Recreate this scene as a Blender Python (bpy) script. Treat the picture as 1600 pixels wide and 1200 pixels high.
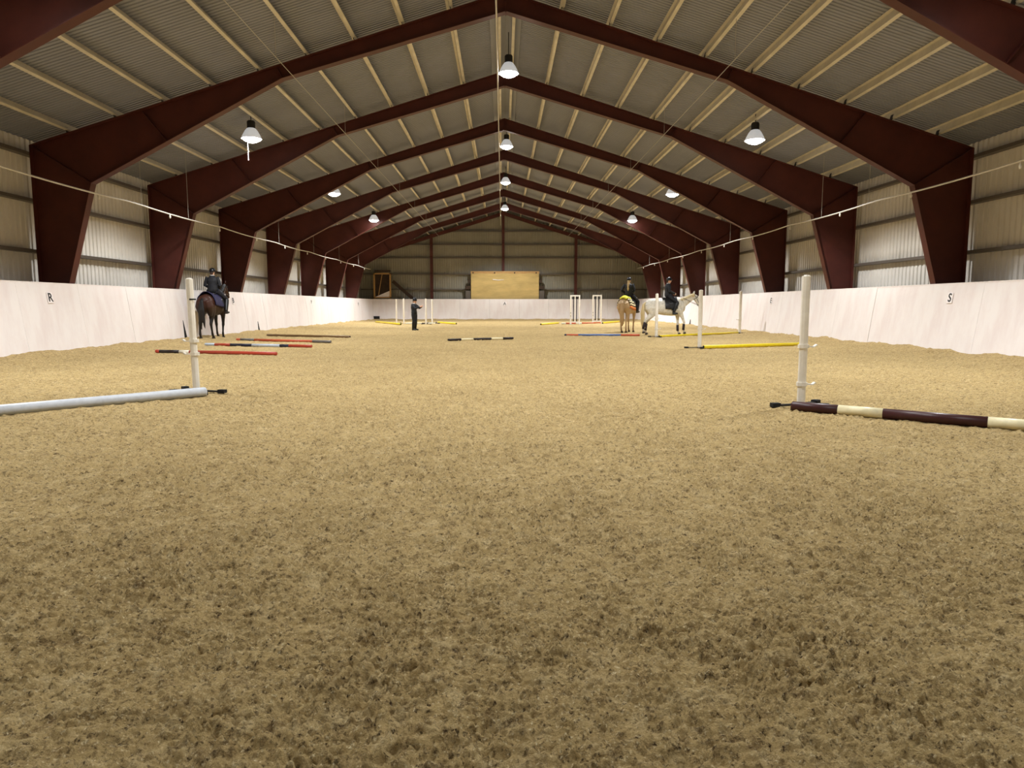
import bpy, bmesh, math, random
import numpy as np
from mathutils import Vector, Matrix

random.seed(7)
for o in list(bpy.data.objects):
    bpy.data.objects.remove(o, do_unlink=True)
S = bpy.context.scene
C = S.collection

# ------------------------------------------------------------------ camera, world, exposure
F_PX = 1100.0
cam_d = bpy.data.cameras.new('camera')
cam_d.sensor_fit = 'HORIZONTAL'
cam_d.sensor_width = 36.0
cam_d.lens = 36.0 * F_PX / 1600.0
cam_d.clip_start = 0.05
cam_d.clip_end = 300
cam = bpy.data.objects.new('camera', cam_d)
C.objects.link(cam)
cam.location = (0, 0, 1.2)
cam.rotation_euler = (math.pi / 2 - math.atan(122.0 / F_PX), 0, -math.atan(15.0 / F_PX))
S.camera = cam

W = bpy.data.worlds.new('night')
S.world = W
W.use_nodes = True
W.node_tree.nodes['Background'].inputs[0].default_value = (0.01, 0.012, 0.02, 1)
W.node_tree.nodes['Background'].inputs[1].default_value = 1.0

S.view_settings.view_transform = 'Standard'
S.view_settings.look = 'None'
S.view_settings.gamma = 1.0
S.view_settings.use_curve_mapping = False
S.view_settings.exposure = 0.0

LAMP_WATTS = 1480.0          # per high-bay lamp
LAMP_CONE = 134.0            # degrees, full angle of the reflector
LAMP_BLEND = 0.35
LAMP_COLOR = (0.95, 0.98, 1.0)

# ------------------------------------------------------------------ helpers
def lin(r, g, b):
    def c(v):
        v /= 255.0
        return v / 12.92 if v <= 0.04045 else ((v + 0.055) / 1.055) ** 2.4
    return (c(r), c(g), c(b), 1.0)


def mat(name, col, rough=0.6, metal=0.0, noise=None, bump=None, spec=0.4):
    """noise = (scale, other colour, low, high[, stretch]); bump = (scale, strength)"""
    m = bpy.data.materials.new(name)
    m.use_nodes = True
    nt = m.node_tree
    b = nt.nodes['Principled BSDF']
    b.inputs['Base Color'].default_value = col
    b.inputs['Roughness'].default_value = rough
    b.inputs['Metallic'].default_value = metal
    b.inputs['Specular IOR Level'].default_value = spec
    tc = nt.nodes.new('ShaderNodeTexCoord')
    if noise:
        mp = nt.nodes.new('ShaderNodeMapping')
        if len(noise) > 4:
            mp.inputs['Scale'].default_value = noise[4]
        nt.links.new(tc.outputs['Object'], mp.inputs[0])
        n = nt.nodes.new('ShaderNodeTexNoise')
        n.inputs['Scale'].default_value = noise[0]
        n.inputs['Detail'].default_value = 6
        n.inputs['Roughness'].default_value = 0.65
        nt.links.new(mp.outputs[0], n.inputs['Vector'])
        r = nt.nodes.new('ShaderNodeMapRange')
        r.inputs['From Min'].default_value = noise[2]
        r.inputs['From Max'].default_value = noise[3]
        nt.links.new(n.outputs['Fac'], r.inputs['Value'])
        mx = nt.nodes.new('ShaderNodeMix')
        mx.data_type = 'RGBA'
        mx.inputs[6].default_value = col
        mx.inputs[7].default_value = noise[1]
        nt.links.new(r.outputs[0], mx.inputs[0])
        nt.links.new(mx.outputs[2], b.inputs['Base Color'])
    if bump:
        n2 = nt.nodes.new('ShaderNodeTexNoise')
        n2.inputs['Scale'].default_value = bump[0]
        n2.inputs['Detail'].default_value = 5
        nt.links.new(tc.outputs['Object'], n2.inputs['Vector'])
        bp = nt.nodes.new('ShaderNodeBump')
        bp.inputs['Strength'].default_value = bump[1]
        bp.inputs['Distance'].default_value = 0.01
        nt.links.new(n2.outputs['Fac'], bp.inputs['Height'])
        nt.links.new(bp.outputs[0], b.inputs['Normal'])
    return m


def emit(name, col, strength):
    m = bpy.data.materials.new(name)
    m.use_nodes = True
    b = m.node_tree.nodes['Principled BSDF']
    b.inputs['Base Color'].default_value = (0.8, 0.8, 0.8, 1)
    b.inputs['Emission Color'].default_value = col
    b.inputs['Emission Strength'].default_value = strength
    return m


class MB:
    def __init__(self):
        self.v = []
        self.f = []

    def add(self, vs, fs):
        k = len(self.v)
        self.v += [tuple(p) for p in vs]
        self.f += [tuple(i + k for i in q) for q in fs]
        return self

    def box(self, x0, x1, y0, y1, z0, z1):
        return self.add([(x0, y0, z0), (x1, y0, z0), (x1, y1, z0), (x0, y1, z0), (x0, y0, z1), (x1, y0, z1), (x1, y1, z1), (x0, y1, z1)],
                        [(0, 3, 2, 1), (4, 5, 6, 7), (0, 1, 5, 4), (1, 2, 6, 5), (2, 3, 7, 6), (3, 0, 4, 7)])

    def bar(self, a, b, w, h, up=(0, 0, 1)):
        a, b = Vector(a), Vector(b)
        d = (b - a).normalized()
        s = d.cross(Vector(up))
        if s.length < 1e-4:
            s = d.cross(Vector((1, 0, 0)))
        s.normalize()
        u = s.cross(d)
        vs = []
        for p in (a, b):
            for i, j in ((-1, -1), (1, -1), (1, 1), (-1, 1)):
                vs.append(p + s * (w / 2 * i) + u * (h / 2 * j))
        return self.add(vs, [(0, 1, 2, 3), (7, 6, 5, 4), (0, 4, 5, 1), (1, 5, 6, 2), (2, 6, 7, 3), (3, 7, 4, 0)])

    def prism(self, poly, axis, lo, hi):
        """poly: (a,b) pairs; axis 'y' -> (a, t, b); 'x' -> (t, a, b); 'z' -> (a, b, t)"""
        n = len(poly)
        def P(q, t):
            return {'y': (q[0], t, q[1]), 'x': (t, q[0], q[1]), 'z': (q[0], q[1], t)}[axis]
        vs = [P(q, lo) for q in poly] + [P(q, hi) for q in poly]
        fs = [tuple(range(n)), tuple(range(2 * n - 1, n - 1, -1))]
        for i in range(n):
            j = (i + 1) % n
            fs.append((i, n + i, n + j, j))
        return self.add(vs, fs)

    def tube(self, pts, n=10, side=(0, 1, 0), cap=True):
        """pts: list of (pos, r_side, r_other)"""
        P = [Vector(p[0]) for p in pts]
        k0 = len(self.v)
        vs = []
        for i, p in enumerate(pts):
            if i == 0:
                t = P[1] - P[0]
            elif i == len(P) - 1:
                t = P[-1] - P[-2]
            else:
                t = (P[i + 1] - P[i]).normalized() + (P[i] - P[i - 1]).normalized()
            t.normalize()
            s = Vector(side) - t * t.dot(Vector(side))
            if s.length < 0.15:
                s = Vector((1, 0, 0)) - t * t.x
                if s.length < 0.15:
                    s = Vector((0, 0, 1)) - t * t.z
            s.normalize()
            u = t.cross(s)
            rs = p[1]
            ru = p[2] if len(p) > 2 else p[1]
            for a in range(n):
                an = 2 * math.pi * a / n
                vs.append(P[i] + s * (rs * math.cos(an)) + u * (ru * math.sin(an)))
        fs = []
        for i in range(len(P) - 1):
            for a in range(n):
                b = (a + 1) % n
                fs.append((i * n + a, i * n + b, (i + 1) * n + b, (i + 1) * n + a))
        if cap:
            fs.append(tuple(range(n - 1, -1, -1)))
            fs.append(tuple(range((len(P) - 1) * n, len(P) * n)))
        return self.add(vs, fs)

    def lathe(self, prof, n=24, c=(0, 0, 0)):
        """prof: (r, z) list"""
        vs, fs = [], []
        for r, z in prof:
            for a in range(n):
                an = 2 * math.pi * a / n
                vs.append((c[0] + r * math.cos(an), c[1] + r * math.sin(an), c[2] + z))
        for i in range(len(prof) - 1):
            for a in range(n):
                b = (a + 1) % n
                fs.append((i * n + a, i * n + b, (i + 1) * n + b, (i + 1) * n + a))
        return self.add(vs, fs)

    def mesh(self, name, m=None, smooth=False):
        me = bpy.data.meshes.new(name)
        me.from_pydata(self.v, [], self.f)
        bm = bmesh.new()
        bm.from_mesh(me)
        bmesh.ops.recalc_face_normals(bm, faces=bm.faces)
        bm.to_mesh(me)
        bm.free()
        if m:
            me.materials.append(m)
        if smooth:
            me.polygons.foreach_set('use_smooth', [True] * len(me.polygons))
        return me

    def build(self, name, m, parent=None, smooth=False):
        return put(name, self.mesh(name, m, smooth), parent)


def put(name, me, parent=None, loc=None, rot=None):
    o = bpy.data.objects.new(name, me)
    C.objects.link(o)
    if parent:
        o.parent = parent
    if loc is not None:
        o.location = loc
    if rot is not None:
        o.rotation_euler = rot
    return o


def tag(o, label, cat, group=None):
    o['label'] = label
    o['category'] = cat
    if group:
        o['group'] = group
    return o


def thing(name, label, cat, loc=(0, 0, 0), rz=0.0, group=None):
    o = put(name, None, None, loc, (0, 0, rz))
    o.empty_display_size = 0.2
    return tag(o, label, cat, group)


def struct(o):
    o['kind'] = 'structure'
    return o


def bevel(o, w, seg=2):
    md = o.modifiers.new('bevel', 'BEVEL')
    md.width = w
    md.segments = seg
    md.limit_method = 'ANGLE'
    return o


def fused(name, mb, m, voxel, iters=4, parent=None):
    """fuse overlapping closed shells into one continuous smooth surface"""
    me = mb.mesh('tmp')
    o = bpy.data.objects.new('tmp', me)
    C.objects.link(o)
    r = o.modifiers.new('r', 'REMESH')
    r.mode = 'VOXEL'
    r.voxel_size = voxel
    s = o.modifiers.new('s', 'SMOOTH')
    s.iterations = iters
    s.factor = 0.5
    dg = bpy.context.evaluated_depsgraph_get()
    dg.update()
    out = bpy.data.meshes.new_from_object(o.evaluated_get(dg))
    bpy.data.objects.remove(o, do_unlink=True)
    bpy.data.meshes.remove(me)
    out.name = name
    out.materials.clear()
    out.materials.append(m)
    out.polygons.foreach_set('use_smooth', [True] * len(out.polygons))
    return put(name, out, parent)


# ------------------------------------------------------------------ materials
M = {}
M['red'] = mat('red_oxide_steel', lin(84, 40, 32), 0.5, 0, (1.4, lin(70, 32, 27), 0.35, 0.7), spec=0.3)
M['roof'] = mat('roof_sheet', lin(140, 142, 152), 0.55, 0.0, (0.5, lin(130, 132, 141), 0.3, 0.7))
M['purlin'] = mat('cream_purlin', lin(214, 206, 188), 0.5, 0.0, (2.0, lin(194, 186, 168), 0.35, 0.7))
M['clad'] = mat('wall_sheet', lin(222, 216, 206), 0.5, 0.0, (0.4, lin(202, 196, 186), 0.35, 0.7))
M['gable'] = mat('gable_sheet', lin(158, 153, 138), 0.5, 0.0, (0.4, lin(140, 136, 122), 0.35, 0.7))
M['girt'] = mat('girt_steel', lin(104, 96, 88), 0.45, 0.3)
M['black'] = mat('black_steel', lin(28, 26, 26), 0.5)
M['rubber'] = mat('black_rubber', lin(24, 24, 26), 0.8)
M['white'] = mat('white_plastic', lin(238, 232, 220), 0.4, 0, (6, lin(222, 214, 198), 0.4, 0.75))
M['board'] = mat('white_painted_board', lin(240, 232, 228), 0.6, 0,
                 (1.6, lin(230, 216, 212), 0.42, 0.78, (1.6, 1.6, 0.5)), (9, 0.25))
M['wood'] = mat('pale_wood', lin(196, 156, 98), 0.7, 0, (3, lin(170, 128, 78), 0.35, 0.7, (1, 1, 8)))
M['darkwood'] = mat('dark_wood', lin(70, 52, 38), 0.8, 0, (3, lin(50, 38, 28), 0.35, 0.7))
M['pipe'] = mat('galvanised_pipe', lin(205, 200, 190), 0.35, 0.2)
M['cable'] = mat('grey_cable', lin(170, 165, 155), 0.5)
M['alu'] = emit('lamp_acrylic_reflector', (0.9, 0.95, 1.0, 1), 0.35)
M['lens'] = emit('lamp_lens', (1.0, 0.98, 0.95, 1), 30.0)
M['letter'] = mat('black_letter', lin(25, 25, 27), 0.6)
M['plate'] = mat('white_plate', lin(248, 240, 238), 0.5)
M['sheet'] = mat('tan_sheet', lin(206, 176, 112), 0.8, 0, (1.2, lin(176, 152, 96), 0.38, 0.7, (0.4, 1, 1.6)), (2.5, 0.5))
PC = dict(red=lin(180, 66, 46), orange=lin(200, 94, 62), navy=lin(34, 38, 62), black=lin(38, 28, 27), white=lin(240, 234, 216),
          pale=lin(196, 208, 226), yellow=lin(236, 212, 30), maroon=lin(66, 30, 30), grey=lin(112, 108, 106), brown=lin(120, 92, 58),
          silver=lin(196, 200, 206), blue=lin(92, 118, 176), cream=lin(238, 226, 184), tan=lin(186, 160, 112))
for k, c in PC.items():
    M['p_' + k] = mat('pole_paint_' + k, c, 0.42, 0, (14, tuple(v * 0.8 for v in c[:3]) + (1,), 0.45, 0.8))


def sand_material():
    m = bpy.data.materials.new('arena_sand')
    m.use_nodes = True
    nt = m.node_tree
    b = nt.nodes['Principled BSDF']
    b.inputs['Roughness'].default_value = 0.95
    b.inputs['Specular IOR Level'].default_value = 0.1
    tc = nt.nodes.new('ShaderNodeTexCoord')
    def noise(s, d=6, r=0.65):
        n = nt.nodes.new('ShaderNodeTexNoise')
        n.inputs['Scale'].default_value = s
        n.inputs['Detail'].default_value = d
        n.inputs['Roughness'].default_value = r
        nt.links.new(tc.outputs['Object'], n.inputs['Vector'])
        return n
    def ramp(n, lo, hi):
        r = nt.nodes.new('ShaderNodeMapRange')
        r.inputs['From Min'].default_value = lo
        r.inputs['From Max'].default_value = hi
        nt.links.new(n.outputs['Fac'], r.inputs['Value'])
        return r
    def mix(a, bb, fac):
        mx = nt.nodes.new('ShaderNodeMix')
        mx.data_type = 'RGBA'
        for s, v in ((6, a), (7, bb)):
            if isinstance(v, tuple):
                mx.inputs[s].default_value = v
            else:
                nt.links.new(v, mx.inputs[s])
        nt.links.new(fac, mx.inputs[0])
        return mx.outputs[2]
    c = mix(lin(206, 177, 122), lin(188, 160, 108), ramp(noise(0.7), 0.35, 0.68).outputs[0])
    c = mix(c, lin(224, 198, 146), ramp(noise(9), 0.5, 0.72).outputs[0])
    c = mix(c, lin(116, 90, 56), ramp(noise(8, 8, 0.8), 0.53, 0.71).outputs[0])  # dark clods and fibre here and below, with crevice shade put into the colour
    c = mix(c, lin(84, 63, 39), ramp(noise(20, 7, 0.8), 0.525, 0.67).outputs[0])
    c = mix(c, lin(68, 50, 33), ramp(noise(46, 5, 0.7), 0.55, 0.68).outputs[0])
    c = mix(c, lin(246, 226, 178), ramp(noise(85, 4), 0.57, 0.72).outputs[0])
    nt.links.new(c, b.inputs['Base Color'])
    n = noise(90, 6, 0.75)
    bp = nt.nodes.new('ShaderNodeBump')
    bp.inputs['Strength'].default_value = 1.0
    bp.inputs['Distance'].default_value = 0.02
    nt.links.new(n.outputs['Fac'], bp.inputs['Height'])
    nt.links.new(bp.outputs[0], b.inputs['Normal'])
    return m


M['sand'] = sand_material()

# ------------------------------------------------------------------ floor (sand, real relief)
def vnoise(x, y, seed):
    """gradient noise on a hashed lattice, about -1..1"""
    xi = np.floor(x).astype(np.int64)
    yi = np.floor(y).astype(np.int64)
    xf = x - xi
    yf = y - yi
    u = xf * xf * xf * (xf * (xf * 6 - 15) + 10)
    v = yf * yf * yf * (yf * (yf * 6 - 15) + 10)
    def g(ix, iy, fx, fy):
        h = (ix * 374761393 + iy * 668265263 + seed * 974634777) & 0x7fffffff
        h = ((h ^ (h >> 13)) * 1274126177) & 0x7fffffff
        h = h ^ (h >> 16)
        a = (h & 1023) * (2 * np.pi / 1024.0)
        return np.cos(a) * fx + np.sin(a) * fy
    n00 = g(xi, yi, xf, yf)
    n10 = g(xi + 1, yi, xf - 1, yf)
    n01 = g(xi, yi + 1, xf, yf - 1)
    n11 = g(xi + 1, yi + 1, xf - 1, yf - 1)
    return ((n00 * (1 - u) + n10 * u) * (1 - v) + (n01 * (1 - u) + n11 * u) * v) * 1.5


def sand_height(x, y):
    wx = x + 0.05 * vnoise(x * 5, y * 5, 91)
    wy = y + 0.05 * vnoise(x * 5, y * 5, 92)
    h = 0.014 * vnoise(x * 0.55, y * 0.55, 1)
    h += 0.012 * vnoise(wx * 2.1, wy * 2.4, 2)
    rough = np.clip(0.9 + 0.35 * vnoise(x * 1.1, y * 1.1, 5) + 0.35 * vnoise(x * 3.3, y * 3.9, 15), 0.5, 1.3)
    h += rough * 0.018 * (np.abs(vnoise(wx * 7, wy * 9, 3)) - 0.3)
    h += rough * 0.032 * (np.abs(vnoise(wx * 14, wy * 19, 4)) - 0.3)
    h += rough * 0.028 * (np.abs(vnoise(wx * 30, wy * 38, 6)) - 0.3)
    pit = vnoise(x * 5.2, y * 6.0, 8)
    h -= 0.05 * np.clip(pit - 0.46, 0, 1)
    h += rough * 0.013 * vnoise(x * 62, y * 66, 7)
    edge = np.minimum(np.minimum(x + 11.15, 11.35 - x), 60.1 - y)
    h += 0.16 * np.exp(-np.clip(edge, 0, 50) / 0.55) * (0.75 + 0.5 * vnoise(x * 0.8, y * 0.8, 9))
    return h


def build_floor():
    ys = [-2.6]
    while ys[-1] < 60.15:
        y = ys[-1]
        d = 0.06 if y < 0.9 else min(max(0.00105 * y * y, 0.0068), 0.14)
        ys.append(y + d)
    xs = [0.0]
    while xs[-1] < 11.4:
        x = xs[-1]
        xs.append(x + (0.008 if x < 2.4 else 0.008 + (x - 2.4) * 0.0055))
    xs = np.array([-v for v in xs[:0:-1]] + xs)
    xs = xs[xs > -11.25]
    ys = np.array(ys)
    X, Y = np.meshgrid(xs, ys)
    Z = sand_height(X, Y)
    ny, nx = X.shape
    co = np.stack([X, Y, Z], -1).reshape(-1, 3).astype(np.float32)
    idx = np.arange(ny * nx).reshape(ny, nx)
    q = np.stack([idx[:-1, :-1], idx[:-1, 1:], idx[1:, 1:], idx[1:, :-1]], -1).reshape(-1).astype(np.int32)
    me = bpy.data.meshes.new('floor')
    me.vertices.add(len(co))
    me.vertices.foreach_set('co', co.ravel())
    nf = len(q) // 4
    me.loops.add(len(q))
    me.loops.foreach_set('vertex_index', q)
    me.polygons.add(nf)
    me.polygons.foreach_set('loop_start', np.arange(0, nf * 4, 4, dtype=np.int32))
    me.update(calc_edges=True)
    me.validate()
    me.polygons.foreach_set('use_smooth', np.ones(nf, dtype=bool))
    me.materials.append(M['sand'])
    return struct(put('floor', me))


build_floor()

# ------------------------------------------------------------------ building shell
X0 = 0.1                     # middle of the hall
SL = 0.311                   # roof slope
FY = [12.84 + 6.06 * i for i in range(8)]       # portal frames
Y_NEAR, Y_FAR = -4.0, 61.4
WX = 12.45                   # cladding, from the middle
ROOF0 = 9.40


def roof_z(x):
    return ROOF0 - SL * abs(x - X0)


def rib_profile(length, pitch, depth):
    """trapezoid ribs: list of (t, offset)"""
    out = []
    n = int(length / pitch)
    for i in range(n):
        t = i * pitch
        out += [(t, 0), (t + pitch * 0.40, 0), (t + pitch * 0.5, depth), (t + pitch * 0.9, depth)]
    out.append((length, 0))
    return out


def shell():
    # ceiling: two slopes of ribbed sheet
    mb = MB()
    pr = rib_profile(Y_FAR - Y_NEAR, 0.125, 0.022)
    for s in (-1, 1):
        vs, fs = [], []
        for t, d in pr:
            vs.append((X0, Y_NEAR + t, ROOF0 + d))
            vs.append((X0 + s * 12.7, Y_NEAR + t, ROOF0 - SL * 12.7 + d))
        for i in range(len(pr) - 1):
            a = 2 * i
            fs.append((a, a + 1, a + 3, a + 2))
        mb.add(vs, fs)
    ceil = struct(mb.build('ceiling', M['roof']))
    # purlins: Z sections running the length of the hall
    ang = math.atan(SL)
    L = Y_FAR - Y_NEAR - 0.1
    sec = [(-0.075, 0.2), (-0.075, 0.185), (-0.008, 0.185), (-0.008, 0.0), (0.075, 0.0), (0.075, 0.035), (0.067, 0.035), (0.067, 0.012),
           (0.008, 0.012), (0.008, 0.2)]
    pm = MB().prism(sec, 'y', 0, L).mesh('purlin', M['purlin'])
    for s in (-1, 1):
        for k in range(11):
            x = 0.2 if k == 0 else 1.42 + 1.235 * (k - 1)
            if x > 12.4:
                continue
            px = X0 + s * x
            put('purlin', pm, ceil, (px, Y_NEAR + 0.05, roof_z(px) - 0.205), (0, s * ang if s > 0 else -ang, 0))
    # ridge cap
    MB().prism([(X0 - 0.45, roof_z(X0 + 0.45) - 0.03), (X0, ROOF0 - 0.03), (X0 + 0.45, roof_z(X0 + 0.45) - 0.03), (X0, ROOF0 - 0.012)], 'y', Y_NEAR + .1, Y_FAR - .1).build('ridge_flashing', M['roof'], ceil)

    # long walls
    for nm, s in (('wall_left', -1), ('wall_right', 1)):
        mb = MB()
        pr = rib_profile(Y_FAR - Y_NEAR, 0.2, 0.032)
        xw = X0 + s * WX
        top = roof_z(xw) - 0.02
        vs, fs = [], []
        for t, d in pr:
            vs += [(xw + s * d, Y_NEAR + t, -0.1), (xw + s * d, Y_NEAR + t, top)]
        for i in range(len(pr) - 1):
            a = 2 * i
            fs.append((a, a + 1, a + 3, a + 2))
        mb.add(vs, fs)
        w = struct(mb.build(nm, M['clad']))
        gs = MB()
        # C girt: top flange, web, bottom flange, lips
        xi, xo = X0 + s * 12.24, X0 + s * 12.44
        def bx(m_, a, b_, z0, z1, y1=L):
            m_.box(min(a, b_), max(a, b_), 0, y1, z0, z1)
        g = MB()
        bx(g, xi, xo, 0.0, 0.012)
        bx(g, xi, xo, -0.075, -0.063)
        bx(g, xi, xi + s * 0.012, -0.063, 0.0)
        gm = g.mesh('girt', M['girt'])
        for z in (1.35, 2.65, 3.95, 5.12):
            put('girt', gm, w, (0, Y_NEAR + 0.05, z))
    # gable walls
    for nm, y, s in (('wall_far', Y_FAR, 1), ('wall_near', Y_NEAR, -1)):
        mb = MB()
        pr = rib_profile(2 * WX, 0.2, 0.032)
        vs, fs = [], []
        for t, d in pr:
            x = X0 - WX + t
            vs += [(x, y + s * d, -0.1), (x, y + s * d, roof_z(x) + 0.02)]
        for i in range(len(pr) - 1):
            a = 2 * i
            fs.append((a, a + 1, a + 3, a + 2))
        mb.add(vs, fs)
        w = struct(mb.build(nm, M['gable']))
        if s > 0:
            for z in (1.35, 2.65, 3.95, 5.34, 6.46, 7.58):
                hw = min(12.4, (ROOF0 - 0.25 - z) / SL)
                MB().box(X0 - hw, X0 + hw, y - 0.21, y - 0.01, z, z + 0.012).box(X0 - hw, X0 + hw, y - 0.21, y - 0.198, z - 0.09, z).box(
                    X0 - hw, X0 + hw, y - 0.198, y - 0.01, z - 0.09, z - 0.078).build('girt', M['girt'], w)
            for x in (-6.05, 0.08, 6.3):
                zt = roof_z(x) - 0.22
                m_ = MB().box(x - 0.11, x + 0.11, y - 0.50, y - 0.488, 0, zt).box(x - 0.11, x + 0.11, y - 0.232, y - 0.22, 0, zt).box(x - 0.006, x + 0.006, y - 0.488, y - 0.232, 0, zt)
                m_.build('gable_column', M['red'], w)
            # rafters of the end frame against the gable
            for sx in (-1, 1):
                MB().bar((X0, y - 0.35, 9.0), (X0 + sx * 12.2, y - 0.35, 9.0 - SL * 12.2), 0.2, 0.28, (0, 0, 1)).build('gable_rafter', M['red'], w)


shell()


# ------------------------------------------------------------------ portal frames
ORD = ['nearest', 'second', 'third', 'fourth', 'fifth', 'sixth', 'seventh', 'eighth']


def frame_meshes():
    T = 0.011
    FW = 0.12                # half flange width
    top = lambda x: 9.10 - SL * x
    # outline, right half (x from the middle): inner line
    kn = (10.72, 4.36)
    ki = (5.72, 6.98)
    ap = (0.0, 8.64)
    col_in0 = (11.96, 0.0)
    out = {}
    for s in (-1, 1):
        web_c = [(s * col_in0[0], 0), (s * 12.22, 0), (s * 12.22, top(12.22)), (s * kn[0], kn[1])]
        c = MB().prism(web_c, 'y', -T / 2, T / 2)
        out['column', s] = c.mesh('column', M['red'])
        fl = MB().bar((s * col_in0[0], 0, 0), (s * kn[0], 0, kn[1]), 2 * FW, 0.02, (1, 0, 0))
        out['inner_flange', s] = fl.mesh('inner_flange', M['red'])
        fl = MB().bar((s * 12.225, 0, 0), (s * 12.225, 0, top(12.22)), 2 * FW, 0.02, (1, 0, 0))
        out['outer_flange', s] = fl.mesh('outer_flange', M['red'])
        web_r = [(s * kn[0], kn[1]), (s * 12.22, top(12.22)), (0, top(0)), (0, ap[1]), (s * ki[0], ki[1])]
        out['rafter', s] = MB().prism(web_r, 'y', -T / 2, T / 2).mesh('rafter', M['red'])
        m_ = MB().bar((s * kn[0], 0, kn[1]), (s * ki[0], 0, ki[1]), 2 * FW, 0.02).bar((s * ki[0], 0, ki[1]), (0, 0, ap[1]), 2 * FW, 0.02)
        out['bottom_flange', s] = m_.mesh('bottom_flange', M['red'])
        out['top_flange', s] = MB().bar((s * 12.22, 0, top(12.22)), (0, 0, top(0)), 2 * FW, 0.02).mesh('top_flange', M['red'])
        # stiffener plates: knee diagonal, mid haunch, kink
        st = []
        for a, b in (((12.2, top(12.22) - .02), (kn[0], kn[1])), ((9.35, top(9.35)), (8.72, kn[1] + (kn[0] - 8.72) * 0.524)),
                     ((5.86, top(5.86)), (5.72, 6.98)), ((12.2, 4.36), (10.72, 4.36))):
            st.append(MB().bar((s * a[0], 0, a[1]), (s * b[0], 0, b[1]), 2 * FW - 0.03, 0.012, (0, 1, 0) if False else (1, 0, 1)).mesh('stiffener', M['red']))
        out['st', s] = st[:3]
    out['cleat'] = MB().box(-0.006, 0.006, -0.07, 0.07, 0, 0.19).box(-0.06, 0.006, -0.05, 0.05, 0, 0.012).mesh('cleat', M['black'])
    out['apex'] = MB().box(-0.012, 0.012, -FW, FW, 8.6, 9.1).mesh('apex_plate', M['red'])
    out['bolt'] = None
    return out


FM = frame_meshes()
for i, y in enumerate(FY):
    lab = {0: 'dark red steel portal frame nearest to the viewer, its columns out of the picture',
           7: 'farthest dark red steel portal frame, last before the end wall'}.get(i, 'dark red tapered steel portal frame, %s from the viewer' % ORD[i])
    fr = thing('portal_frame', lab, 'steel frame', (X0, y, 0), 0, 'portal frames carrying the roof')
    for s in (-1, 1):
        c = put('column', FM['column', s], fr)
        put('inner_flange', FM['inner_flange', s], c)
        put('outer_flange', FM['outer_flange', s], c)
        r = put('rafter', FM['rafter', s], fr)
        put('bottom_flange', FM['bottom_flange', s], r)
        put('top_flange', FM['top_flange', s], r)
        for st in FM['st', s]:
            put('stiffener', st, r)
        for k in range(10):
            x = 1.42 + 1.235 * (k - 1) if k else 0.2
            if k < 10:
                put('cleat', FM['cleat'], r, (s * (x - 0.03), 0, 9.10 - SL * x + 0.008), (0, s * math.atan(SL), 0 if s > 0 else math.pi) if False else (0, s * math.atan(SL), 0))
    put('apex_plate', FM['apex'], fr)

# ------------------------------------------------------------------ white kickboards round the school
PW = 2.42
KB_T = 1.76


def kick_panel_mesh(w, lean, h=KB_T):
    """local: x along wall, +y away from the school, leaning outwards to the top"""
    t = 0.03
    m_ = MB()
    m_.add([(0.004, 0, -0.05), (w - 0.004, 0, -0.05), (w - 0.004, t, -0.05), (0.004, t, -0.05),
            (0.004, lean, h), (w - 0.004, lean, h), (w - 0.004, lean + t, h), (0.004, lean + t, h)],
           [(0, 3, 2, 1), (4, 5, 6, 7), (0, 1, 5, 4), (1, 2, 6, 5), (2, 3, 7, 6), (3, 0, 4, 7)])
    return m_.mesh('panel', M['board'])


def kickboard(label, a, b, lean):
    """from a to b (plan), school on the right-hand side of a->b gets the face when lean>0 goes left"""
    a, b = Vector((a[0], a[1], 0)), Vector((b[0], b[1], 0))
    L = (b - a).length
    d = (b - a).normalized()
    rz = math.atan2(d.y, d.x)
    root = thing('kickboard', label, 'barrier', a, rz)
    n = max(1, round(L / PW))
    w = L / n
    pm = kick_panel_mesh(w, lean)
    rnd = random.Random(int(L * 100))
    for i in range(n):
        put('panel', pm, root, (i * w, rnd.uniform(-0.004, 0.004), rnd.uniform(-0.008, 0.004)))
    cr = MB().box(0, L, lean - 0.005, lean + 0.042, KB_T - 0.008, KB_T + 0.02)
    cr.build('cap_rail', M['board'], root)
    sm = MB().box(-0.04, 0.04, lean + 0.03, lean + 0.045, 0, KB_T - 0.02).mesh('stud', M['darkwood'])
    for i in range(1, n):
        put('stud', sm, root, (i * w, 0, 0))
    return root


LX0, LX1 = -11.03, 0.25
RX0 = 11.24
kickboard('long white painted kickboard wall on the left, lettered R, B and P', (LX0, -2.6), (LX0, 52.6), 0.25)
kickboard('short angled white kickboard at the far left corner', (LX0, 52.6), (LX0 + 0.2, 60.3), 0.25)
kickboard('white kickboard across the far end, lettered A', (LX0 - 0.1, 60.0), (RX0 + 0.24, 60.0), 0.25)
kickboard('long white painted kickboard wall on the right, lettered S and E', (RX0, 60.3), (RX0, -2.6), 0.25)


# ------------------------------------------------------------------ letters
def text_mesh(ch, size, depth, m):
    cu = bpy.data.curves.new('letter', 'FONT')
    cu.body = ch
    cu.size = size
    cu.extrude = depth
    cu.offset = size * 0.012
    cu.align_x = 'CENTER'
    cu.align_y = 'CENTER'
    o = bpy.data.objects.new('tmp', cu)
    C.objects.link(o)
    dg = bpy.context.evaluated_depsgraph_get()
    me = bpy.data.meshes.new_from_object(o.evaluated_get(dg))
    bpy.data.objects.remove(o, do_unlink=True)
    me.materials.clear()
    me.materials.append(m)
    return me


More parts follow.
